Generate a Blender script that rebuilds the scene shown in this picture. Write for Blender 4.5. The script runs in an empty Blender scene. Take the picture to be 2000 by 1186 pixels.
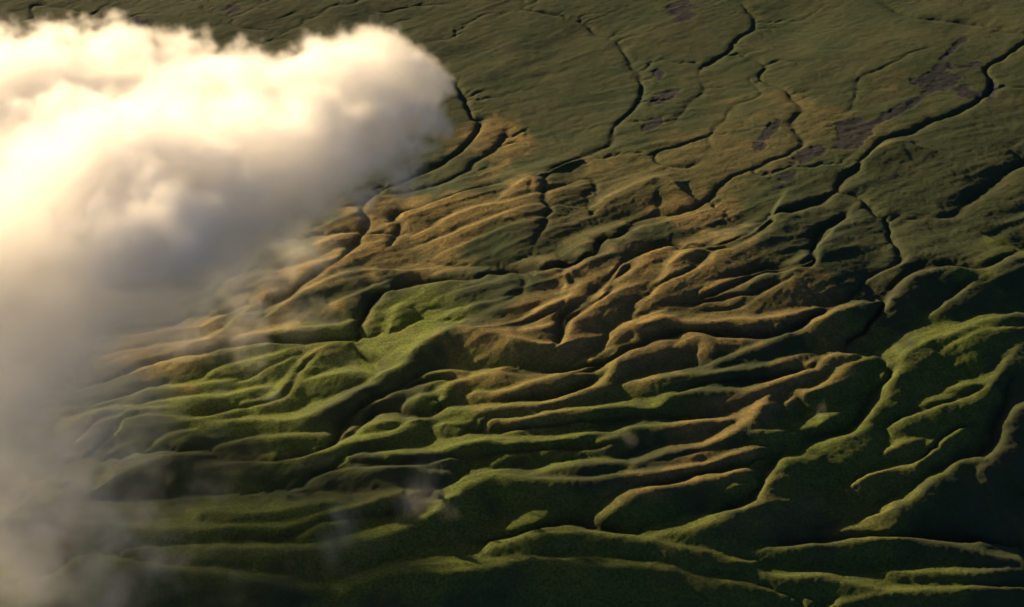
import bpy, math, random
import numpy as np

R = math.radians
scene = bpy.context.scene
rng = np.random.default_rng(7)

# ------------------------------------------------------------------ camera
CAM_H, PITCH, HALF = 1000.0, R(33.0), R(18.0)
cam_d = bpy.data.cameras.new('camera')
cam = bpy.data.objects.new('camera', cam_d)
scene.collection.objects.link(cam)
cam.location = (0, 0, CAM_H)
cam.rotation_euler = (math.pi / 2 - PITCH, 0, 0)
cam_d.sensor_width = 36
cam_d.lens = 18 / math.tan(HALF)
cam_d.clip_start = 5
cam_d.clip_end = 120000
scene.camera = cam

# ------------------------------------------------------------------ sky and sun
SUN_EL = R(11.0)
SUN_AZ = math.atan2(0.66, -0.75)            # ground direction towards the sun
TO_SUN = np.array([math.cos(SUN_AZ), math.sin(SUN_AZ)])
world = bpy.data.worlds.new('World')
scene.world = world
world.use_nodes = True
wn = world.node_tree
sky = wn.nodes.new('ShaderNodeTexSky')
sky.sky_type = 'NISHITA'
sky.sun_disc = False
sky.sun_elevation = SUN_EL
sky.sun_rotation = math.pi / 2 - SUN_AZ      # clockwise from +Y
sky.altitude = 900
sky.air_density = 0.38
sky.dust_density = 0.9
sky.ozone_density = 0.6
wn.links.new(sky.outputs[0], wn.nodes['Background'].inputs[0])
wn.nodes['Background'].inputs[1].default_value = 0.05
sun_d = bpy.data.lights.new('sun', 'SUN')
sun_d.energy = 5.0
sun_d.angle = R(0.5)
sun_d.color = (1.0, 0.72, 0.39)
sun = bpy.data.objects.new('sun', sun_d)
scene.collection.objects.link(sun)
from mathutils import Vector
sv = Vector((math.cos(SUN_AZ) * math.cos(SUN_EL), math.sin(SUN_AZ) * math.cos(SUN_EL), math.sin(SUN_EL)))
sun.rotation_euler = sv.to_track_quat('Z', 'Y').to_euler()
sun.location = (-900, 2600, 900)

vs = scene.view_settings
vs.view_transform = 'Standard'
vs.look = 'None'
vs.gamma = 1.0
vs.use_curve_mapping = False
vs.exposure = 1.32
cy = scene.cycles
cy.use_denoising = True
cy.use_adaptive_sampling = True
cy.adaptive_threshold = 0.06
cy.adaptive_min_samples = 16
cy.volume_step_rate = 2.2
cy.volume_max_steps = 400
cy.max_bounces = 14
cy.diffuse_bounces = 1
cy.volume_bounces = 9
cy.transparent_max_bounces = 16

# ------------------------------------------------------------------ traced landform lines
# Ridge crests and gullies surveyed from the photograph (photo pixels), laid on the ground below.
RIDGES = '''
175 1080 250 1098 350 1115 420 1118 500 1138 575 1148 650 1150
675 1153 740 1125 875 1120 1000 1103 1060 1098 1135 1110 1250 1113 1325 1120 1400 1135 1500 1155 1585 1178
0 1014 185 1026 350 1033 470 1030 575 1027 635 1008 700 993 740 980 800 970 850 960 880 962
380 1018 400 1006 475 1005 575 995 650 985 700 988
265 1065 400 1070 550 1074 625 1073 700 1063 760 1043 825 1018 875 978 915 948 960 933 1000 933 1050 938 1100 940 1165 938 1225 928 1300 920 1375 908 1435 888 1490 876 1545 876
1170 1018 1195 1000 1230 970 1260 958 1310 950 1400 933 1450 920 1505 913
1370 978 1425 955 1465 943 1485 940
l-0.10 1280 1050 1360 1035 1415 1010 1465 988 1490 958 1515 918 1530 900 1575 893
l-0.10 1575 883 1600 868 1665 850 1700 808 1720 783 1740 743 1765 703 1790 680 1830 660
960 1070 1000 1058 1050 1048 1100 1043 1175 1048 1250 1058 1310 1070 1360 1078 1400 1088 1450 1103 1500 1123 1550 1128 1600 1128 1650 1140 1700 1150 1800 1178
1450 1078 1500 1073 1575 1063 1650 1058 1725 1055 1780 1049 1850 1063 1925 1083 2000 1103
1740 1118 1800 1123 1900 1118 2000 1113
1640 1180 1750 1160 1850 1155 2000 1150
l-0.10 1750 988 1780 978 1810 953 1840 923 1870 898 1920 893 1930 912 1940 893 1960 858 1965 818 2000 793 2040 770
1695 930 1740 920 1780 913 1805 893 1820 870 1850 848 1890 833 1940 830
1915 858 1945 848
1715 883 1750 873 1785 860 1820 855
l-0.10 1700 848 1750 828 1800 803 1850 785 1900 770 1935 753 1950 735 1965 713 1980 693 2000 678 2040 655
1860 758 1900 753 1930 748
l-0.05 1820 708 1850 683 1890 663 1925 648 1975 643 2040 640
1765 700 1810 668 1850 658 1880 643 1925 638 1965 640
1545 863 1560 838 1600 828 1620 813 1665 796 1690 798
1100 878 1200 853 1235 836 1300 830 1375 820 1435 818
1240 908 1275 895 1325 880 1370 873 1425 848 1450 833 1475 813 1490 788 1510 768 1530 760
1535 793 1550 766 1570 760 1578 768 1625 743 1655 718 1690 700
1425 848 1500 840 1530 838 1550 843
1030 928 1090 915 1150 910 1210 908 1240 908
600 893 740 888 850 888 900 875 950 865 985 870 1030 861 1100 858 1165 846 1205 846
865 826 903 826 941 818 1004 823 1042 818 1075 811 1150 803 1210 791 1280 793 1310 771 1360 763 1400 761 1465 756 1525 738 1570 723 1600 703 1650 698
865 798 928 800 966 795 1000 793 1060 788 1125 768 1175 743 1200 713 1210 690 1240 680 1300 653 1350 652
1200 740 1280 738 1350 728 1425 725 1475 718 1515 708 1575 693 1625 690
1320 678 1340 665 1380 655 1395 668 1415 658 1475 650 1530 648 1590 630 1610 618
1400 705 1450 688 1500 668 1550 645 1600 628 1635 608 1690 590
1200 653 1230 635 1260 633 1300 618 1330 628 1425 625 1525 618 1600 603
1075 693 1100 668 1120 628 1145 603 1165 593 1185 570 1195 545 1215 518 1260 495 1310 487
a1.35 l0.3 r0.8 751 727 789 712 802 687 827 666 865 651 888 644 915 644 966 656 1017 669 1055 673 1085 671
215 813 350 818 425 826 490 821 575 818 625 798 650 788 688 768 733 745 755 727
350 813 425 808 475 786 530 776 560 748 595 703 635 671 675 653
560 748 640 735 700 725 745 720
380 753 415 728 450 713 500 700 550 688 580 675 610 673
490 735 510 718 545 708 570 693 585 688
280 768 380 753 450 743 495 735
300 788 375 778 450 768 525 758 540 763
200 798 300 798 390 793 405 798
280 718 350 703 400 698 450 683 500 673 575 660 645 653
340 648 390 638 435 628
300 673 375 665 425 653 465 630
415 658 525 653 585 643 655 635 695 623
340 845 415 853
420 875 475 858 525 853 600 848 640 850
225 928 270 910 325 895 390 889 450 893 500 895 600 890 650 878 700 860 771 843 802 820 840 808 858 800
645 923 700 918 775 915 875 923
928 770 966 768 1004 760 1042 747 1080 737 1105 730 1130 714 1150 704 1185 698
900 742 941 735 1004 725 1067 722 1093 725
865 790 867 765 883 747 903 743
726 778 764 760 802 745 840 732 883 728 903 735
789 788 812 780 832 770 858 783
695 841 738 831 771 826 792 823
708 616 721 598 746 573 776 561 814 555 852 556 878 553 930 540 980 535
764 628 774 608 787 593 814 590
824 593 852 583 890 575 916 565 953 555 979 550 1000 535 1025 530
857 606 890 604 910 608 923 598 941 594 979 588 1009 573 1028 550
857 623 890 612 928 611 953 616
1000 632 1042 616 1067 601 1113 580 1118 563
966 651 1029 646 1067 641 1090 628 1123 622
1030 540 1040 522 1065 510 1100 508
1105 545 1115 518 1150 505 1170 475 1210 460 1260 450
1250 600 1290 560 1305 535 1320 507 1370 487 1405 480
1250 585 1285 555 1330 530 1380 505 1425 480 1470 460 1485 450
1360 572 1415 550 1480 530
1445 572 1480 545 1540 528
1465 590 1525 550 1565 515 1588 497
985 382 1010 362 1035 347 1055 362
870 430 920 410 990 395 1045 378
900 450 960 430 1030 405 1060 402
930 465 1000 440 1055 425
790 418 830 398 880 383 930 370 985 362
650 430 690 415 708 410
575 495 625 475 665 460 700 457
550 530 625 510 665 495
625 503 665 485 690 480
480 545 515 535 560 530
540 600 600 570 650 545 700 530 740 528
620 600 680 580 735 560
a0.7 l0.16 r1.5 1180 388 1220 368 1260 353 1300 350 1320 358
a0.5 l0.12 r1.5 1700 300 1730 285 1760 275 1778 278
1870 640 1920 628 2000 622
1740 580 1765 548 1825 525 1925 515 2000 492
1850 590 1880 570 1915 530
'''
# depth, half width, then points
GULLIES = '''
2.5 4.9 1000 12 1065 25 1110 37 1145 45 1170 65 1205 80 1220 100 1230 125 1250 140 1260 165 1255 190 1230 220 1200 245 1192 280 1150 303 1100 325 1065 345 1065 380 1070 415 1055 450 1045 490
2.3 4.5 1450 0 1475 45 1445 70 1435 95 1400 118 1372 135 1368 150
1.2 3.8 1368 150 1380 175 1345 200 1320 235 1285 255
2.3 4.5 1435 100 1470 115 1495 130 1485 150 1525 175 1545 195 1565 215 1550 250 1567 280 1530 305 1475 330 1430 345 1400 370 1360 400 1300 415 1235 435 1210 455
9.6 9.4 1235 435 1210 455 1170 465 1150 490 1075 515 1000 527 930 540 850 545 790 555 740 570 718 605 702 640 682 655
1.2 3.3 1485 145 1462 152 1485 178 1480 188 1435 205 1415 230 1395 265 1385 310
3.6 4.2 2040 65 2000 85 1960 110 1925 130 1940 165 1915 195 1875 215 1800 245 1785 255 1730 270 1685 305 1650 345 1645 370 1685 385 1710 420 1730 430 1735 470 1755 510 1710 535 1650 585 1600 610 1530 640
6.0 5.5 1645 370 1600 390 1550 410 1515 425 1480 455 1435 475 1390 485 1300 480 1225 500 1200 530 1180 560 1150 590
5.4 5.0 1660 395 1645 420 1600 455 1590 485 1580 510 1540 525 1480 535 1415 555 1330 590
1.2 3.3 1830 90 1780 105 1745 125 1680 150 1670 175 1665 210 1640 230
2.5 6.7 1710 0 1780 30 1825 38 1925 50 2000 65 2060 80
4.2 9.9 2040 285 2000 310 1950 350 1900 390 1860 415 1800 425
7.2 7.7 2040 470 2000 485 1925 510 1825 515 1765 540 1735 565 1720 590 1715 615 1690 640 1650 665 1655 700
3.0 4.4 1915 525 1875 565 1840 590
1.4 4.9 0 30 60 50 110 80 60 10 150 20 220 35 280 45 330 70
1.2 3.8 395 5 400 22 455 35 460 50 525 65 580 85
0.8 3.8 600 15 565 30 520 45
1.2 3.8 700 10 750 25 810 10 900 5
4.2 4.4 890 155 900 175 915 210 925 230 940 235 930 255 900 290 870 310 825 330 790 350 740 380 712 400 715 430 700 460 670 495 625 530 595 555 560 580 500 610 460 628
3.0 5.5 1000 240 975 285 925 320 890 345 800 370 730 385
4.2 5.0 1000 345 950 360 880 380 820 400 780 420 788 440 770 470 745 490
6.0 6.6 850 790 860 770 845 800 800 800 740 800 700 840 655 860 620 870
5.4 6.1 1150 590 1100 615 1090 640 1085 665
6.0 6.6 1210 665 1195 690 1170 710 1110 735
4.8 6.6 1545 855 1530 880 1500 915 1480 950 1440 985 1370 1010
5.4 6.6 1760 690 1740 720 1715 760 1690 800 1650 835 1590 850 1550 880
5.4 6.6 1990 720 1965 770 1945 830 1920 880 1880 885 1830 910 1790 950
2.4 3.9 1385 310 1340 330 1290 320 1285 300 1330 285 1395 265
1.8 3.3 1170 385 1160 350 1110 355
0.8 3.8 1640 230 1600 240 1565 255
5 5 1545 410 1510 428 1440 466 1387 479 1300 475 1258 494 1223 515 1191 543 1181 571 1146 599 1107 627 1090 673 1069 697
4 4.5 1398 487 1363 508 1331 529 1282 554 1258 575 1230 599
4.5 5 1590 460 1590 501 1559 519 1492 526 1440 536 1387 547
4 4.5 1559 529 1527 547 1475 571 1440 575 1370 585 1317 599 1282 610
3 4 1475 578 1440 596 1405 606 1363 610
7 6 1650 589 1608 606 1545 641 1475 648 1405 648 1317 645 1265 666 1202 690 1160 701 1107 715 1037 725 950 732
5 5 1202 697 1191 718 1142 746 1090 767 1020 774 950 788
5 5 1629 690 1580 715 1510 732 1440 736 1370 743 1300 771
4 4.5 1118 624 1090 645 1037 652
4 4.5 1114 578 1090 603 1037 624 985 638
4 4.5 1027 536 1013 571 985 589 950 596
4 4 1104 519 1114 554 1118 575
7 6 708 606 698 640 684 651 635 655 565 665 495 665 425 682
4 4.5 684 655 684 675 740 703 754 724
5 5 631 675 596 707 547 763 495 784 425 801 355 812
7 6 908 735 828 738 757 763 705 791 670 819 652 854 628 871 547 885 460 889 355 885
4 4.5 866 777 852 805 803 819 775 840
4 4.5 575 683 554 700 491 731 425 749
5 5 1940 743 1900 765 1810 793 1750 818 1710 843
5 5 1945 828 1875 833 1825 863 1800 893 1750 913
7 7 1280 1048 1200 1033 1165 1023 1100 1012 1000 1040 900 1062
7 7 2030 1062 1900 1042 1780 1038 1600 1052 1480 1072
4 4.5 1430 865 1380 878 1300 892 1240 905
5 5 1545 880 1490 890 1400 915 1300 935 1200 945
5 5 880 930 800 985 700 1005 560 1040 400 1045
5 5 860 835 950 835 1020 835 1150 820 1220 812 1300 808 1420 800
5 5 640 905 760 900 900 895 1000 880 1120 870 1230 860
'''
# dark bare earth patches: x y rx ry tilt(photo) in photo pixels
MUD = '''
1332 18 24 26 0
1285 137 12 13 0
1302 186 30 9 -20
1268 245 22 8 -25
1655 252 42 24 -30
1590 290 40 14 -25
1540 345 30 12 -30
1850 142 48 18 -15
1770 200 70 9 -28
1720 230 45 9 -28
1860 95 26 5 -40
1505 252 24 9 -40
1485 280 12 8 0
1940 160 9 22 10
1890 175 16 12 0
40 75 12 25 0
75 68 10 22 0
105 80 12 8 0
255 38 45 8 8
455 18 22 8 0
'''


def parse(txt, skip=0):
    out = []
    for ln in txt.strip().splitlines():
        v = [float(a) for a in ln.split()]
        out.append((v[:skip], np.array(v[skip:]).reshape(-1, 2)))
    return out


TH = math.tan(HALF)
FWD = np.array([0, math.cos(PITCH), -math.sin(PITCH)])
UPV = np.array([0, math.sin(PITCH), math.cos(PITCH)])


def ground(px, z):
    """photo pixel -> ground point at height z"""
    x = (px[:, 0] - 1000) / 1000 * TH
    y = (593 - px[:, 1]) / 1000 * TH
    d = FWD[None] + UPV[None] * y[:, None]
    d[:, 0] += x
    t = (z - CAM_H) / d[:, 2]
    return np.stack([d[:, 0] * t, d[:, 1] * t], 1)


# ------------------------------------------------------------------ terrain grid
STEP = 2.0
X0, X1, Y0, Y1 = -980.0, 980.0, 880.0, 2760.0
gx = np.arange(X0, X1 + 1, STEP)
gy = np.arange(Y0, Y1 + 1, STEP)
NX, NY = len(gx), len(gy)


def sm(a, b, x):
    t = np.clip((x - a) / (b - a), 0, 1)
    return t * t * (3 - 2 * t)


def macro(x, y):
    """broad lie of the land, partly shaped for how the sun grazes it"""
    q = -(x * TO_SUN[0] + y * TO_SUN[1])       # metres away from the sun
    p = x * (-TO_SUN[1]) + y * TO_SUN[0]
    z = 32 * np.exp(-((q + 780) / 380) ** 2) - 0 * p  # swell added to the shape: middle catches sun, ground beyond falls darker
    z = z - 8 * sm(-700, -200, q)
    z = z + 0.045 * (x * TO_SUN[1] - y * TO_SUN[0] - 1300)
    return z * np.exp(-(((x) / 3500) ** 2 + ((y - 1700) / 3500) ** 2))


def noise(shape, cell, seed):
    """smooth value noise on the grid, cell in grid steps"""
    r = np.random.default_rng(seed)
    h, w = shape
    gh, gw = int(h / cell) + 5, int(w / cell) + 5
    lat = r.standard_normal((gh, gw))
    def axis(n):
        t = np.arange(n) / cell + 1
        i = t.astype(int); f = t - i
        w0 = ((-0.5 * f + 1) * f - 0.5) * f
        w1 = (1.5 * f - 2.5) * f * f + 1
        w2 = ((-1.5 * f + 2) * f + 0.5) * f
        w3 = (0.5 * f - 0.5) * f * f
        return i, (w0, w1, w2, w3)
    i, wi = axis(h); j, wj = axis(w)
    rows = sum(wi[k][:, None] * lat[i - 1 + k] for k in range(4))
    return sum(wj[k][None] * rows[:, j - 1 + k] for k in range(4))


def fbm(shape, cell, octs, seed, gain=0.5):
    z = np.zeros(shape); a = 1.0
    for o in range(octs):
        z += a * noise(shape, max(cell / 2 ** o, 1.01), seed + o * 13)
        a *= gain
    return z


def blur(a, s):
    n = int(3 * s) + 1
    k = np.exp(-0.5 * (np.arange(-n, n + 1) / s) ** 2); k /= k.sum()
    p = np.pad(a, ((n, n), (0, 0)), 'edge')
    a = sum(k[i] * p[i:i + a.shape[0]] for i in range(2 * n + 1))
    p = np.pad(a, ((0, 0), (n, n)), 'edge')
    return sum(k[i] * p[:, i:i + a.shape[1]] for i in range(2 * n + 1))


def sample(H, pts):
    i = np.clip((pts[:, 1] - Y0) / STEP, 0, NY - 1.001)
    j = np.clip((pts[:, 0] - X0) / STEP, 0, NX - 1.001)
    i0 = i.astype(int); j0 = j.astype(int); a = i - i0; b = j - j0
    return (H[i0, j0] * (1 - a) * (1 - b) + H[i0 + 1, j0] * a * (1 - b)
            + H[i0, j0 + 1] * (1 - a) * b + H[i0 + 1, j0 + 1] * a * b)


def spline(p, step):
    """Catmull-Rom through the points, resampled evenly"""
    q = np.vstack([2 * p[0] - p[1], p, 2 * p[-1] - p[-2]])
    out = []
    for k in range(1, len(q) - 2):
        t = np.linspace(0, 1, 12, endpoint=False)[:, None]
        a, b, c, d = q[k - 1], q[k], q[k + 1], q[k + 2]
        out.append(0.5 * (2 * b + (c - a) * t + (2 * a - 5 * b + 4 * c - d) * t ** 2 + (3 * b - a - 3 * c + d) * t ** 3))
    out.append(p[-1:])
    o = np.vstack(out)
    L = np.r_[0, np.cumsum(np.linalg.norm(np.diff(o, axis=0), axis=1))]
    n = max(int(L[-1] / step), 3)
    s = np.linspace(0, L[-1], n + 1)
    return np.stack([np.interp(s, L, o[:, 0]), np.interp(s, L, o[:, 1])], 1)


def nearest(line, pad):
    """signed distance (positive on the lee side) and station along the line for the cells near it"""
    lo = line.min(0) - pad; hi = line.max(0) + pad
    j0, j1 = np.searchsorted(gx, [lo[0], hi[0]]); i0, i1 = np.searchsorted(gy, [lo[1], hi[1]])
    if j1 - j0 < 2 or i1 - i0 < 2:
        return None
    X, Y = np.meshgrid(gx[j0:j1], gy[i0:i1])
    best = np.full(X.shape, 1e9); st = np.zeros(X.shape); sg = np.ones(X.shape)
    for k in range(len(line) - 1):
        a = line[k]; d = line[k + 1] - a
        l0 = np.minimum(a, line[k + 1]) - pad; l1 = np.maximum(a, line[k + 1]) + pad
        jj = np.searchsorted(gx, [l0[0], l1[0]]) - j0; ii = np.searchsorted(gy, [l0[1], l1[1]]) - i0
        jj = np.clip(jj, 0, j1 - j0); ii = np.clip(ii, 0, i1 - i0)
        if jj[1] <= jj[0] or ii[1] <= ii[0]:
            continue
        S = np.s_[ii[0]:ii[1], jj[0]:jj[1]]
        rx = X[S] - a[0]; ry = Y[S] - a[1]
        t = np.clip((rx * d[0] + ry * d[1]) / (d @ d), 0, 1)
        ex = rx - t * d[0]; ey = ry - t * d[1]
        q = ex * ex + ey * ey
        m = q < best[S]
        best[S] = np.where(m, q, best[S]); st[S] = np.where(m, k + t, st[S])
        sg[S] = np.where(m, -np.sign(d[0] * ry - d[1] * rx), sg[S])
    return np.s_[i0:i1, j0:j1], np.sqrt(best) * sg, st


def orient(p):
    c = p[-1] - p[0]
    return p if (-c[1] * TO_SUN[0] + c[0] * TO_SUN[1]) > 0 else p[::-1]


def smooth1(a, n):
    k = np.ones(2 * n + 1) / (2 * n + 1)
    return np.convolve(np.pad(a, n, 'edge'), k, 'valid')


def parse_ridges():
    out = []
    for ln in RIDGES.strip().splitlines():
        o = {}; v = []
        for t in ln.split():
            if t[0].isalpha(): o[t[0]] = float(t[1:])
            else: v.append(float(t))
        out.append((o, np.array(v).reshape(-1, 2)))
    return out


ridges_px = parse_ridges()
gullies_px = parse(GULLIES, 2)
MX, MY = np.meshgrid(gx, gy)
MAC = macro(MX, MY)


def smax(a, b, k):
    h = np.maximum(k - np.abs(a - b), 0) / k
    return np.maximum(a, b) + h * h * k * 0.25


def build(Hprev):
    """one pass: lines are dropped onto the last estimate of the surface"""
    def drop(p):
        z = np.full(len(p), 0.0)
        for _ in range(4):
            g = ground(p, z)
            z = sample(Hprev, g)
        return g
    lines = [(o, orient(spline(drop(p), 9.0))) for o, p in ridges_px]
    gl = []
    r3 = np.random.default_rng(77)
    for a, p in gullies_px:
        c = spline(drop(p), 5.0)
        T = np.gradient(c, axis=0); T /= np.linalg.norm(T, axis=1)[:, None]
        k = np.arange(len(c))
        j = sum(amp * np.interp(k, np.arange(0, len(c) + 2 * s, s), r3.standard_normal(len(np.arange(0, len(c) + 2 * s, s)))) for s, amp in ((9, 2.2), (4, 1.3), (2, 0.6)))
        gl.append((a, c + np.stack([-T[:, 1], T[:, 0]], 1) * j[:, None]))
    B = np.zeros_like(MAC)
    tx = np.zeros((NY // 4 + 1, NX // 4 + 1)); ty = tx.copy(); tw = tx.copy()
    r2 = np.random.default_rng(5)
    for o, l in lines:
        T = np.gradient(l, axis=0); T /= np.linalg.norm(T, axis=1)[:, None]
        L = len(l) * 9.0
        s = np.arange(len(l)) / (len(l) - 1) * L
        end = np.minimum(s, L - s)
        near = sm(2050, 1500, l[:, 1])
        kn = np.arange(0, L + 90, 45)
        A = o.get('a', 1.0) * (5 + 15 * near) * (0.8 + 0.2 * sm(0, min(50, L * 0.45), end))
        A *= 1 + 0.04 * np.interp(s, kn, r2.standard_normal(len(kn)))
        r = nearest(l, 175.0 if o.get('l', 1) > 0.1 else 220.0)
        if r is None: continue
        S, sd, st = r
        a = np.interp(st, np.arange(len(l)), A)
        nr = np.interp(st, np.arange(len(l)), near)
        n2 = np.interp(st, np.arange(len(l)), sm(1600, 1230, l[:, 1]))
        ls, ss = o.get('l', 0.13) + 0.30 * n2, o.get('s', 0.07) + 0.04 * nr
        sa = 0.32 + 0.18 * nr; rl = o.get('r', 1.0) * (10 - 4 * n2)
        ss = np.where((st <= 0) | (st >= len(l) - 1), 0.30, ss)
        d = np.abs(sd)
        fall = np.where(sd > 0, ls * (np.sqrt(d * d + rl * rl) - rl), ss * d + sa * 15 * (1 - np.exp(-(np.sqrt(d * d + 5) - 2.24) / 15)))
        t = np.where(d < 1e4, a - fall, -50)
        B[S] = smax(B[S], t, 1.5)
        for q in range(0, len(l), 2):
            ii = int((l[q, 1] - Y0) / STEP / 4); jj = int((l[q, 0] - X0) / STEP / 4)
            if 0 <= ii < tx.shape[0] and 0 <= jj < tx.shape[1]:
                tx[ii, jj] += T[q, 0]; ty[ii, jj] += T[q, 1]; tw[ii, jj] += 1
    H = MAC + blur(B, 0.8)
    G = np.zeros_like(H)
    for (dep, w), l in gl:
        r = nearest(l, w * 3.2)
        if r is None: continue
        S, sd, st = r
        L = len(l)
        e = np.minimum(st, L - 1 - st)
        wob = np.clip(1 + 0.45 * np.interp(st, np.arange(0, L + 8, 4), np.random.default_rng(int(dep * 100 + L)).standard_normal(len(np.arange(0, L + 8, 4)))), 0.45, 1.9)
        prof = np.exp(-(np.abs(sd) / (w * wob)) ** 1.5) * sm(-1, 9, e)
        G[S] = np.maximum(G[S], dep * prof)
    return H, G, (tx, ty, tw), gl


H = MAC.copy()
for it in range(3):
    H, G, tang, gl = build(H)

# ------------------------------------------------------------------ running water: branching rills cut where the slopes gather it
import heapq


def erode(Hf, every=2, rounds=4, k=0.042, seed=9):
    h = Hf[::every, ::every].copy(); h0 = h.copy()
    KF = (1 + 0.15 * sm(1700, 2200, MY))[::every, ::every]; KP = np.zeros((h.shape[0] + 2, h.shape[1] + 2)); KP[1:-1, 1:-1] = KF; KP = KP.ravel()
    n, m = h.shape
    r = np.random.default_rng(seed)
    P = m + 2
    offs = [-P - 1, -P, -P + 1, -1, 1, P - 1, P, P + 1]
    dist = np.array([1.4142, 1, 1.4142, 1, 1, 1.4142, 1, 1.4142])
    for rd in range(rounds):
        hp = np.full((n + 2, P), 1e9); hp[1:-1, 1:-1] = h + r.standard_normal(h.shape) * 0.35
        f = hp.ravel().tolist()
        done = bytearray((hp.ravel() > 1e8).astype(np.uint8).tobytes())
        heap = []
        inner = np.arange((n + 2) * P).reshape(n + 2, P)
        for c in np.concatenate([inner[1, 1:-1], inner[-2, 1:-1], inner[2:-2, 1], inner[2:-2, -2]]).tolist():
            done[c] = 1; heap.append((f[c], c))
        heapq.heapify(heap)
        rec = list(range((n + 2) * P)); order = []
        pop, push = heapq.heappop, heapq.heappush
        while heap:
            z, c = pop(heap); order.append(c)
            for o in offs:
                q = c + o
                if not done[q]:
                    done[q] = 1; rec[q] = c
                    if f[q] <= z: f[q] = z + 1e-4
                    push(heap, (f[q], q))
        # steepest descent on the filled surface
        fa = np.array(f)
        core = inner[1:-1, 1:-1].ravel()
        sl = np.stack([(fa[core] - fa[core + o]) / d for o, d in zip(offs, dist)])
        b = sl.argmax(0); ok = sl.max(0) > 0
        rec = np.array(rec); rec[core[ok]] = core[ok] + np.array(offs)[b[ok]]
        rl = rec.tolist(); acc = [1.0] * len(rl)
        so = core[np.argsort(-fa[core], kind='stable')].tolist()
        for c in so:
            q = rl[c]
            if q != c: acc[q] += acc[c]
        A = np.array(acc)
        fl = (KP * k * np.maximum(np.minimum(np.sqrt(A), 60) - 2.5, 0)).tolist()
        hl = np.full((n + 2) * P, 0.0); hl[core] = h.ravel(); hl = hl.tolist()
        for c in reversed(so):
            q = rl[c]
            if q != c and hl[c] > hl[q]:
                w = fl[c]
                hl[c] = (hl[c] + w * hl[q]) / (1 + w)
        h = np.array(hl).reshape(n + 2, P)[1:-1, 1:-1]
        h = h * 0.9 + 0.1 * blur(h, 0.8)
    D = np.clip(h - h0, -14, 3)
    ii = np.clip(np.arange(Hf.shape[0]) / every, 0, n - 1.001); jj = np.clip(np.arange(Hf.shape[1]) / every, 0, m - 1.001)
    i0 = ii.astype(int); j0 = jj.astype(int); a = (ii - i0)[:, None]; b = (jj - j0)[None]
    U = D[i0][:, j0] * (1 - a) * (1 - b) + D[i0 + 1][:, j0] * a * (1 - b) + D[i0][:, j0 + 1] * (1 - a) * b + D[i0 + 1][:, j0 + 1] * a * b
    return blur(U, 0.7), A.reshape(n + 2, P)[1:-1, 1:-1]


ER, FLOW = erode(H - G + fbm((NY, NX), 60, 4, 41) * 1.0)
H += ER

# ------------------------------------------------------------------ fine rills that run with the slopes
tx, ty, tw = [blur(a, 14) for a in tang]
T0 = np.array([0.78, 0.62])
tx = tx + T0[0] * 1e-4; ty = ty + T0[1] * 1e-4
nrm = np.hypot(tx, ty) + 1e-9
tx /= nrm; ty /= nrm
cs = tx.shape


def up(a):
    ii = np.clip(np.arange(NY) / 4, 0, cs[0] - 1.001); jj = np.clip(np.arange(NX) / 4, 0, cs[1] - 1.001)
    i0 = ii.astype(int); j0 = jj.astype(int); fa = (ii - i0)[:, None]; fb = (jj - j0)[None]
    return (a[i0][:, j0] * (1 - fa) * (1 - fb) + a[i0 + 1][:, j0] * fa * (1 - fb)
            + a[i0][:, j0 + 1] * (1 - fa) * fb + a[i0 + 1][:, j0 + 1] * fa * fb)


TX, TY = up(tx), up(ty)


def streak(src, steps, stride):
    out = src.copy(); w = 1.0
    I, J = np.meshgrid(np.arange(NY, dtype=float), np.arange(NX, dtype=float), indexing='ij')
    for sgn in (1, -1):
        i, j = I.copy(), J.copy()
        for k in range(steps):
            ii = np.clip(i, 0, NY - 1).astype(int); jj = np.clip(j, 0, NX - 1).astype(int)
            i = i + sgn * stride * TY[ii, jj]; j = j + sgn * stride * TX[ii, jj]
            ii = np.clip(i, 0, NY - 1).astype(int); jj = np.clip(j, 0, NX - 1).astype(int)
            out += src[ii, jj]
    out /= out.std()
    return out


near = sm(2200, 1600, MY)
st1 = blur(streak(noise((NY, NX), 7, 11) + noise((NY, NX), 16, 12), 20, 3.0), 0.8)
rdg = 0.75 - np.abs(st1)
st2 = blur(streak(noise((NY, NX), 3.2, 21), 8, 2.0), 0.7)
patch = sm(-0.6, 0.9, fbm((NY, NX), 90, 2, 31))
H += (0.25 + 1.0 * near) * (0.35 + 0.65 * patch) * (rdg * 0.95) + (0.12 + 0.25 * near) * st2 * 0.5
# rolling ground
H += fbm((NY, NX), 70, 3, 41) * (1.5 - 0.7 * near) + fbm((NY, NX), 20, 3, 47) * (0.20 + 0.04 * near)
# tussocks
H += fbm((NY, NX), 4, 2, 51) * 0.12
# turf steps, the little scarps where the sod has slipped
step_n = fbm((NY, NX), 26, 4, 61, 0.55) * 1.6 + st1 * 0.3
tri = step_n * 1.5 - np.floor(step_n * 1.5)
H += (sm(0, 0.10, tri) - tri) * 0.5 * (0.35 + 0.65 * near)
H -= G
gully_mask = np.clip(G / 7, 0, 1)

# ------------------------------------------------------------------ ground cover masks
def px_of(x, y, z):
    dx, dy, dz = x, y, z - CAM_H
    f = dy * FWD[1] + dz * FWD[2]; u = dy * UPV[1] + dz * UPV[2]
    return 1000 + dx / f / TH * 1000, 593 - u / f / TH * 1000


def lay(p):
    p = np.array(p, float); z = np.zeros(len(p))
    for _ in range(4):
        g = ground(p, z); z = np.full(len(p), sample(MAC, g[:1])[0] + 3.0)
    return g


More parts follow.
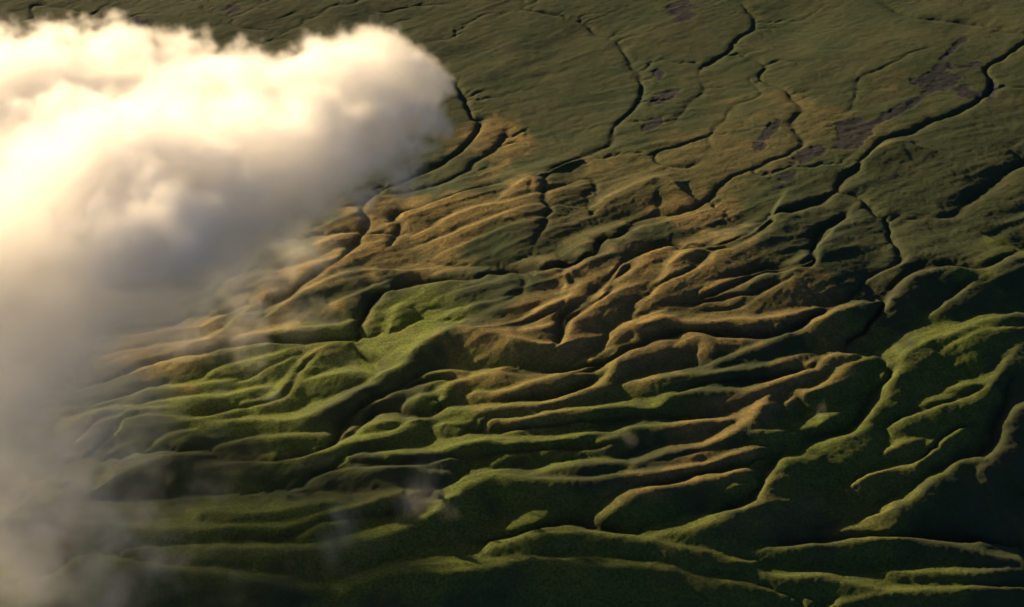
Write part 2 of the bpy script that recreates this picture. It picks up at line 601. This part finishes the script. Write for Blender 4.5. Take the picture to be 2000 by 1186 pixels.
mud = np.zeros_like(H)
mud_id = np.full(H.shape, -1)
mn = fbm((NY, NX), 14, 4, 71, 0.6)
n_patch = 0
for v, _ in parse(MUD, 5):
    x, y, rx, ry, tl = v
    c = lay([[x, y], [x + rx * math.cos(R(tl)), y + rx * math.sin(R(tl))], [x - ry * math.sin(R(tl)), y + ry * math.cos(R(tl))]])
    M = np.linalg.inv(np.stack([c[1] - c[0], c[2] - c[0]], 1))
    dx, dy = MX - c[0, 0], MY - c[0, 1]
    d = np.hypot(M[0, 0] * dx + M[0, 1] * dy, M[1, 0] * dx + M[1, 1] * dy)
    m_ = sm(1.25, 0.75, d + 0.33 * mn)
    mud_id[(m_ > mud) & (m_ > 0.5)] = n_patch
    n_patch += 1
    mud = np.maximum(mud, m_)
H -= mud * (0.7 + 0.25 * fbm((NY, NX), 4, 2, 77))
# dry grass on the sunny middle slopes, lush moss low down on the near ridges
def blob(px, py, rx, ry, tl=0):
    c = lay([[px, py], [px + rx * math.cos(R(tl)), py + rx * math.sin(R(tl))], [px - ry * math.sin(R(tl)), py + ry * math.cos(R(tl))]])
    M = np.linalg.inv(np.stack([c[1] - c[0], c[2] - c[0]], 1))
    dx, dy = MX - c[0, 0], MY - c[0, 1]
    return np.hypot(M[0, 0] * dx + M[0, 1] * dy, M[1, 0] * dx + M[1, 1] * dy)


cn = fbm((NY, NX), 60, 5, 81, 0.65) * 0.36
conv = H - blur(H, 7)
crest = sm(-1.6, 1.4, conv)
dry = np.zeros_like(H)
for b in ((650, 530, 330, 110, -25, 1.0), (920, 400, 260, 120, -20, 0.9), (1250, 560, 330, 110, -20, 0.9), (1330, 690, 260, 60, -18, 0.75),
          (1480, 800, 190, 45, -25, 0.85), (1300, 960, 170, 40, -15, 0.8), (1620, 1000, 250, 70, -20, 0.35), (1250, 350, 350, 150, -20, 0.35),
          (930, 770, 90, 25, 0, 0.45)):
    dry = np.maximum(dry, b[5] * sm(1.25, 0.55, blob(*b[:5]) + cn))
moss = np.zeros_like(H)
for b in ((800, 640, 130, 60, -10, 1.0), (560, 760, 300, 110, -20, 1.0), (800, 860, 450, 120, -5, 0.9), (800, 1050, 700, 130, 0, 0.9),
          (1050, 830, 300, 70, -10, 0.7), (1750, 850, 300, 170, -30, 0.85), (1300, 1120, 500, 80, 0, 0.7)):
    moss = np.maximum(moss, b[5] * sm(1.3, 0.6, blob(*b[:5]) + cn))
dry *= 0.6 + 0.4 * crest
moss *= 1 - 0.75 * dry

# ------------------------------------------------------------------ terrain mesh, fine here and coarser out to the horizon
fade = np.minimum.reduce([sm(0, 60, MX - X0), sm(0, 60, X1 - MX), sm(0, 60, MY - Y0), sm(0, 60, Y1 - MY)])
H = MAC + (H - MAC) * fade


def outward(n, first, grow):
    return np.cumsum(first * grow ** np.arange(n))


ow = outward(62, 2.5, 1.14)
xs = np.r_[X0 - ow[::-1], gx, X1 + ow]
ys = np.r_[Y0 - ow[::-1], gy, Y1 + ow]
K = len(ow)
FX, FY = np.meshgrid(xs, ys)
Z = macro(FX, FY)
far = np.hypot(np.maximum(np.abs(FX) - X1, 0), np.maximum(np.maximum(Y0 - FY, FY - Y1), 0))
Z += sm(0, 300, far) * (3 * np.sin(FX / 61 + FY / 83) + 4 * np.sin(FX / 130 - FY / 97 + 1) + 9 * np.sin(FX / 410 + 2) * np.sin(FY / 350))
Z[K:K + NY, K:K + NX] = H


def full(a, v=0.0):
    o = np.full(FX.shape, v); o[K:K + NY, K:K + NX] = a * fade
    return o.ravel()


nrow, ncol = FX.shape
idx = np.arange(nrow * ncol).reshape(nrow, ncol)
quads = np.stack([idx[:-1, :-1], idx[:-1, 1:], idx[1:, 1:], idx[1:, :-1]], -1).reshape(-1, 4)
co = np.stack([FX.ravel(), FY.ravel(), Z.ravel()], 1)
ATTR = {'dry': full(dry), 'moss': full(moss), 'mud': full(mud), 'gully_tint': full(gully_mask)}


def grid_mesh(name, faces):
    used = np.unique(faces)
    remap = np.full(len(co), -1); remap[used] = np.arange(len(used))
    f = remap[faces]
    me = bpy.data.meshes.new(name)
    me.vertices.add(len(used)); me.vertices.foreach_set('co', co[used].astype(np.float32).ravel())
    me.loops.add(f.size); me.loops.foreach_set('vertex_index', f.ravel().astype(np.int32))
    me.polygons.add(len(f)); me.polygons.foreach_set('loop_start', (np.arange(len(f)) * 4).astype(np.int32))
    me.polygons.foreach_set('use_smooth', np.ones(len(f), bool))
    me.update(calc_edges=True)
    for k, v in ATTR.items():
        at = me.attributes.new(k, 'FLOAT', 'POINT'); at.data.foreach_set('value', v[used].astype(np.float32))
    return me


# ------------------------------------------------------------------ terrain material
def new_mat(name):
    m = bpy.data.materials.new(name); m.use_nodes = True
    return m, m.node_tree.nodes, m.node_tree.links


def turf():
    m, n, l = new_mat('turf')
    b = n['Principled BSDF']; b.inputs['Roughness'].default_value = 0.95
    b.inputs['Specular IOR Level'].default_value = 0.08
    tc = n.new('ShaderNodeTexCoord')
    def nz(scale, det=4, rough=0.6, dist=0.0):
        t = n.new('ShaderNodeTexNoise'); t.inputs['Scale'].default_value = scale; t.inputs['Detail'].default_value = det
        t.inputs['Roughness'].default_value = rough; t.inputs['Distortion'].default_value = dist
        l.new(tc.outputs['Object'], t.inputs['Vector']); return t.outputs['Fac']
    def at(name):
        a = n.new('ShaderNodeAttribute'); a.attribute_name = name; return a.outputs['Fac']
    def math_(op, a, b_, c=None):
        k = n.new('ShaderNodeMath'); k.operation = op
        for i, v in enumerate((a, b_, c)):
            if v is None: continue
            if isinstance(v, (int, float)): k.inputs[i].default_value = v
            else: l.new(v, k.inputs[i])
        return k.outputs[0]
    def rng_(v, a, b_, lo=0.0, hi=1.0):
        k = n.new('ShaderNodeMapRange'); l.new(v, k.inputs[0])
        for i, x in enumerate((a, b_, lo, hi)): k.inputs[i + 1].default_value = x
        return k.outputs[0]
    def mix(f, a, b_):
        k = n.new('ShaderNodeMix'); k.data_type = 'RGBA'; l.new(f, k.inputs[0])
        for i, v in ((6, a), (7, b_)):
            if isinstance(v, tuple): k.inputs[i].default_value = (*v, 1)
            else: l.new(v, k.inputs[i])
        return k.outputs[2]
    big = nz(0.012, 5); mid = nz(0.06, 5, 0.65); fine = nz(0.35, 4, 0.7); grain = nz(1.1, 3, 0.7)
    base = mix(rng_(big, 0.35, 0.65), (0.034, 0.050, 0.023), (0.053, 0.061, 0.029))
    d = math_('MULTIPLY', at('dry'), rng_(mid, 0.25, 0.62, 0.35, 1.0))
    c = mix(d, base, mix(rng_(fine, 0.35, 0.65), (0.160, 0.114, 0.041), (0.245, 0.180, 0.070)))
    g = math_('MULTIPLY', at('moss'), rng_(mid, 0.3, 0.65, 0.55, 1.0))
    c = mix(g, c, mix(rng_(fine, 0.35, 0.65), (0.056, 0.086, 0.014), (0.122, 0.148, 0.031)))
    c = mix(math_('MULTIPLY', at('gully_tint'), 0.75), c, (0.030, 0.030, 0.018))  # darker olive tone along the carved gully lines
    mudc = mix(rng_(fine, 0.3, 0.7), (0.014, 0.015, 0.021), (0.030, 0.031, 0.040))
    c = mix(rng_(math_('ADD', at('mud'), math_('MULTIPLY', math_('SUBTRACT', mid, 0.5), 1.1)), 0.25, 0.75, 0.0, 0.85), c, mudc)
    v = n.new('ShaderNodeMix'); v.data_type = 'RGBA'; v.blend_type = 'MULTIPLY'; v.inputs[0].default_value = 1.0
    l.new(c, v.inputs[6])
    lum = math_('MULTIPLY', rng_(fine, 0.25, 0.75, 0.82, 1.18), rng_(grain, 0.25, 0.75, 0.86, 1.14))
    cb = n.new('ShaderNodeCombineColor')
    for i in range(3): l.new(lum, cb.inputs[i])
    l.new(cb.outputs[0], v.inputs[7])
    l.new(v.outputs[2], b.inputs['Base Color'])
    bp = n.new('ShaderNodeBump'); bp.inputs['Strength'].default_value = 0.38; bp.inputs['Distance'].default_value = 0.9
    hsum = math_('ADD', math_('MULTIPLY', fine, 1.3), math_('MULTIPLY', grain, 0.7))
    l.new(hsum, bp.inputs['Height']); l.new(bp.outputs[0], b.inputs['Normal'])
    return m


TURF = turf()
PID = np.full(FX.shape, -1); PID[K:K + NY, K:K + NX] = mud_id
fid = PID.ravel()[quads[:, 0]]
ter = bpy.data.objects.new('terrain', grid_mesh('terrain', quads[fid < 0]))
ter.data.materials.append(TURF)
ter['kind'] = 'structure'
ter['label'] = 'grassy volcanic upland cut by ridges and winding gullies'
scene.collection.objects.link(ter)
for k in range(n_patch):
    sel = quads[fid == k]
    if len(sel) < 12: continue
    po = bpy.data.objects.new('bare_earth_patch', grid_mesh('bare_earth_patch', sel))
    po.data.materials.append(TURF)
    scene.collection.objects.link(po)
    po.parent = ter

# ------------------------------------------------------------------ clouds: real volumes of droplets, each with its own billows
def vapour(name, density, aniso=0.35, color=(0.99, 0.985, 0.98)):
    m, n, l = new_mat(name)
    n.remove(n['Principled BSDF'])
    v = n.new('ShaderNodeVolumePrincipled')
    v.inputs['Color'].default_value = (*color, 1)
    v.inputs['Density'].default_value = density
    v.inputs['Density Attribute'].default_value = 'density'
    v.inputs['Anisotropy'].default_value = aniso
    l.new(v.outputs[0], n['Material Output'].inputs['Volume'])
    m.cycles.volume_step_rate = 1.0
    return m


def veil():
    """the faint outer skin of a cloud: almost wholly clear, a trace of scattered light"""
    m, n, l = new_mat('cloud_edge_veil')
    n.remove(n['Principled BSDF'])
    t = n.new('ShaderNodeBsdfTransparent'); d = n.new('ShaderNodeBsdfTranslucent')
    d.inputs[0].default_value = (0.9, 0.88, 0.86, 1)
    mx = n.new('ShaderNodeMixShader'); mx.inputs[0].default_value = 0.003
    l.new(t.outputs[0], mx.inputs[1]); l.new(d.outputs[0], mx.inputs[2])
    l.new(mx.outputs[0], n['Material Output'].inputs['Surface'])
    return m


VEIL = veil()


def at_height(u, v, z):
    g = ground(np.array([[u, v]], float), np.array([float(z)]))[0]
    return np.array([g[0], g[1], z])


def field_group(name, blobs, noise_scale, amp, soft, lo, hi, res, mode, mat, seed, smooth=0.22, stretch=(1, 1, 1.25), thresh=0.12):
    """geometry nodes: lumpy density field of overlapping puffs -> fog grid or its outer hull"""
    ng = bpy.data.node_groups.new(name, 'GeometryNodeTree')
    ng.interface.new_socket('Geometry', in_out='INPUT', socket_type='NodeSocketGeometry')
    ng.interface.new_socket('Geometry', in_out='OUTPUT', socket_type='NodeSocketGeometry')
    N, L = ng.nodes, ng.links
    gi, go = N.new('NodeGroupInput'), N.new('NodeGroupOutput')
    def vm(op, a, b=None, c=None):
        k = N.new('ShaderNodeVectorMath'); k.operation = op
        for i, x in enumerate((a, b, c)):
            if x is None: continue
            if isinstance(x, (tuple, list, np.ndarray)): k.inputs[i].default_value = tuple(float(q) for q in x)
            else: L.new(x, k.inputs[i])
        return k.outputs['Value'] if op == 'LENGTH' else k.outputs[0]
    def ma(op, a, b=None, c=None, clamp=False):
        k = N.new('ShaderNodeMath'); k.operation = op; k.use_clamp = clamp
        for i, x in enumerate((a, b, c)):
            if x is None: continue
            if isinstance(x, (int, float)): k.inputs[i].default_value = float(x)
            else: L.new(x, k.inputs[i])
        return k.outputs[0]
    pos = N.new('GeometryNodeInputPosition').outputs[0]
    def nz(scale, detail, rough, off, color=False):
        t = N.new('ShaderNodeTexNoise'); t.inputs['Scale'].default_value = scale; t.inputs['Detail'].default_value = detail
        t.inputs['Roughness'].default_value = rough
        L.new(vm('MULTIPLY_ADD', pos, stretch, (off, off * 0.7, -off * 0.4)), t.inputs['Vector'])
        return t.outputs[1 if color else 0]
    warp = vm('MULTIPLY_ADD', vm('SUBTRACT', nz(noise_scale * 0.9, 3, 0.5, seed * 31.0, True), (0.5, 0.5, 0.5)), (60 * 0.009 / noise_scale,) * 3, pos)
    F = None
    for c, r, w in blobs:
        inv = 1.0 / np.asarray(r, float)
        ln = vm('LENGTH', vm('MULTIPLY_ADD', warp, inv, -np.asarray(c) * inv))
        f = ma('MULTIPLY_ADD', ln, -w, w)
        F = f if F is None else ma('SMOOTH_MAX', F, f, smooth)
    n1 = nz(noise_scale, 8, 0.66, seed * 17.0)
    # billows: rounded cells
    e = ma('MULTIPLY_ADD', ma('SUBTRACT', n1, 0.5), amp, F)
    d = ma('DIVIDE', e, soft, clamp=True)
    vc = N.new('GeometryNodeVolumeCube')
    L.new(d, vc.inputs['Density'])
    vc.inputs['Min'].default_value = tuple(lo); vc.inputs['Max'].default_value = tuple(hi)
    for i, ax in enumerate('XYZ'):
        vc.inputs['Resolution ' + ax].default_value = max(int((hi[i] - lo[i]) / res), 8)
    out = vc.outputs[0]
    if mode == 'hull':
        h = N.new('GeometryNodeVolumeToMesh'); h.inputs['Threshold'].default_value = thresh
        L.new(out, h.inputs['Volume']); out = h.outputs[0]
        L.new(out, go.inputs[0])
    else:
        s = N.new('GeometryNodeSetMaterial'); s.inputs['Material'].default_value = mat
        L.new(out, s.inputs['Geometry'])
        L.new(s.outputs[0], go.inputs[0])
    return ng


def cloud(name, label, cat, blobs, density, res, noise_scale=0.009, amp=0.9, soft=0.35, seed=1, hull_res=None, group=None, pad=1.42, aniso=0.35, thresh=0.12, **kw):
    c = np.array([b[0] for b in blobs]); r = np.array([b[1] for b in blobs])
    lo = (c - r * pad).min(0); hi = (c + r * pad).max(0)
    me = bpy.data.meshes.new(name)
    o = bpy.data.objects.new(name, me); scene.collection.objects.link(o)
    md = o.modifiers.new('hull', 'NODES')
    md.node_group = field_group(name + '_hull', blobs, noise_scale, amp, soft, lo, hi, hull_res or res * 4.5, 'hull', None, seed, thresh=thresh, **kw)
    dg = bpy.context.evaluated_depsgraph_get()
    hull = bpy.data.meshes.new_from_object(o.evaluated_get(dg))
    o.modifiers.clear()
    hull.name = name; o.data = hull
    hull.materials.clear(); hull.materials.append(VEIL)
    hull.polygons.foreach_set('use_smooth', np.ones(len(hull.polygons), bool))
    hull.polygons.foreach_set('material_index', np.zeros(len(hull.polygons), np.int32))
    vm_ = vapour(name + '_vapour', density, aniso)
    vd = bpy.data.volumes.new('vapour'); vd.materials.append(vm_)
    vo = bpy.data.objects.new('vapour', vd); scene.collection.objects.link(vo); vo.parent = o
    md = vo.modifiers.new('droplets', 'NODES')
    md.node_group = field_group(name + '_droplets', blobs, noise_scale, amp, soft, lo, hi, res, 'fog', vm_, seed, **kw)
    o['label'] = label; o['category'] = cat
    if group: o['group'] = group
    print(name, 'hull', len(hull.polygons), 'box', lo, hi)
    return o


def blob(u, v, z, r, w=1.0, flat=0.75):
    r = (r, r, r * flat) if not isinstance(r, tuple) else r
    return (at_height(u, v, z), r, w)


main = [
    blob(-220, 300, 240, 140), blob(-60, 290, 245, 130), blob(70, 225, 250, 118), blob(230, 160, 250, 80, 0.7), blob(335, 150, 250, 60, 0.55),
    blob(150, 330, 270, 100), blob(400, 230, 290, 84), blob(540, 215, 320, 76), blob(650, 175, 335, 66), blob(730, 125, 335, 50), blob(795, 160, 330, 45),
    blob(715, 235, 325, 56), blob(800, 235, 322, 36, 0.6), blob(600, 285, 325, 74, 0.9), blob(450, 330, 325, 86), blob(260, 340, 330, 92),
    blob(640, 345, 320, 50, 0.45), blob(760, 300, 315, 38, 0.4), blob(320, 440, 345, 52, 0.8), blob(230, 470, 335, 50, 0.8),
]
main_cloud = cloud('cloud', 'big glowing cream cloud filling the upper left, gold along its top edge', 'cloud', main, 0.036, 3.2, seed=3, aniso=0.25, noise_scale=0.025, amp=2.1, soft=0.3)
bank = cloud('unseen_shade_cloud', 'unseen cloud added beyond the left edge to shade the mist and lower ground', 'cloud', [blob(-720, 190, 225, 170), blob(-530, 150, 200, 150, flat=0.5), blob(-400, 350, 280, 120)], 0.008, 14.0, seed=5, aniso=0.25, hull_res=24)
bank.parent = main_cloud                     # added unseen cloud that shades the mist, kept under the main one
del bank['category']
mist = [
    blob(80, 430, 320, 110, 1.0), blob(390, 480, 300, 70, 0.8), blob(500, 430, 300, 60, 0.6), blob(150, 550, 290, 90, 0.9), blob(-100, 520, 300, 120), blob(330, 560, 270, 62, 0.7), blob(460, 510, 270, 46, 0.5),
    blob(-150, 760, 200, 125, 0.9), blob(60, 690, 210, 88, 0.95), blob(190, 690, 190, 58, 0.6), blob(20, 820, 150, 92, 0.6),
    blob(120, 900, 110, 80, 0.26), blob(-40, 980, 80, 130, 0.24), blob(40, 1100, 60, 110, 0.17), blob(210, 800, 120, 54, 0.22),
    blob(500, 520, 130, 56, 0.2), blob(430, 600, 120, 58, 0.12), blob(570, 470, 150, 46, 0.2), blob(300, 620, 170, 56, 0.3),
]
cloud('mist_bank', 'grey shaded mist bank sinking over the ridges at the lower left', 'mist', mist, 0.021, 5.0, seed=8, aniso=0.3, noise_scale=0.022, amp=1.2, soft=0.65)

# small shreds of steam rising off the slopes
for (u, v, z, s, w, lab) in (
        (1212, 895, 14, 1.0, 0.9, 'thin upright wisp of steam over the dark gully below the middle'),
        (1735, 735, 14, 1.2, 0.9, 'small wisp of steam at the bright ridge edge on the right'),
        (645, 1090, 22, 2.2, 0.9, 'pale curl of mist over the dark valley at the bottom edge'),
        (800, 1010, 22, 2.2, 0.8, 'faint ragged mist veil in front of the lit green ridge nose'),
        (1580, 855, 12, 1.2, 0.6, 'faintest shred of mist in the gully beside the curved green spur')):
    c = at_height(u, v, z)
    bl = [(c, (6 * s, 8 * s, 20 * s), w), (c + np.array([7, 3, 15]) * s, (7 * s, 9 * s, 15 * s), w * 0.8), (c + np.array([-9, -3, -11]) * s, (18 * s, 10 * s, 9 * s), w * 0.8),
          (c + np.array([14, 0, -4]) * s, (9 * s, 8 * s, 12 * s), w * 0.5)]
    cloud('mist_wisp', lab, 'mist', bl, 0.0085, 1.6 * s, noise_scale=0.055, amp=2.6, soft=1.0, seed=int(u) % 37, thresh=0.05, group='wisps of mist rising off the ridges', hull_res=2.6 * s, stretch=(1, 1, 0.6))
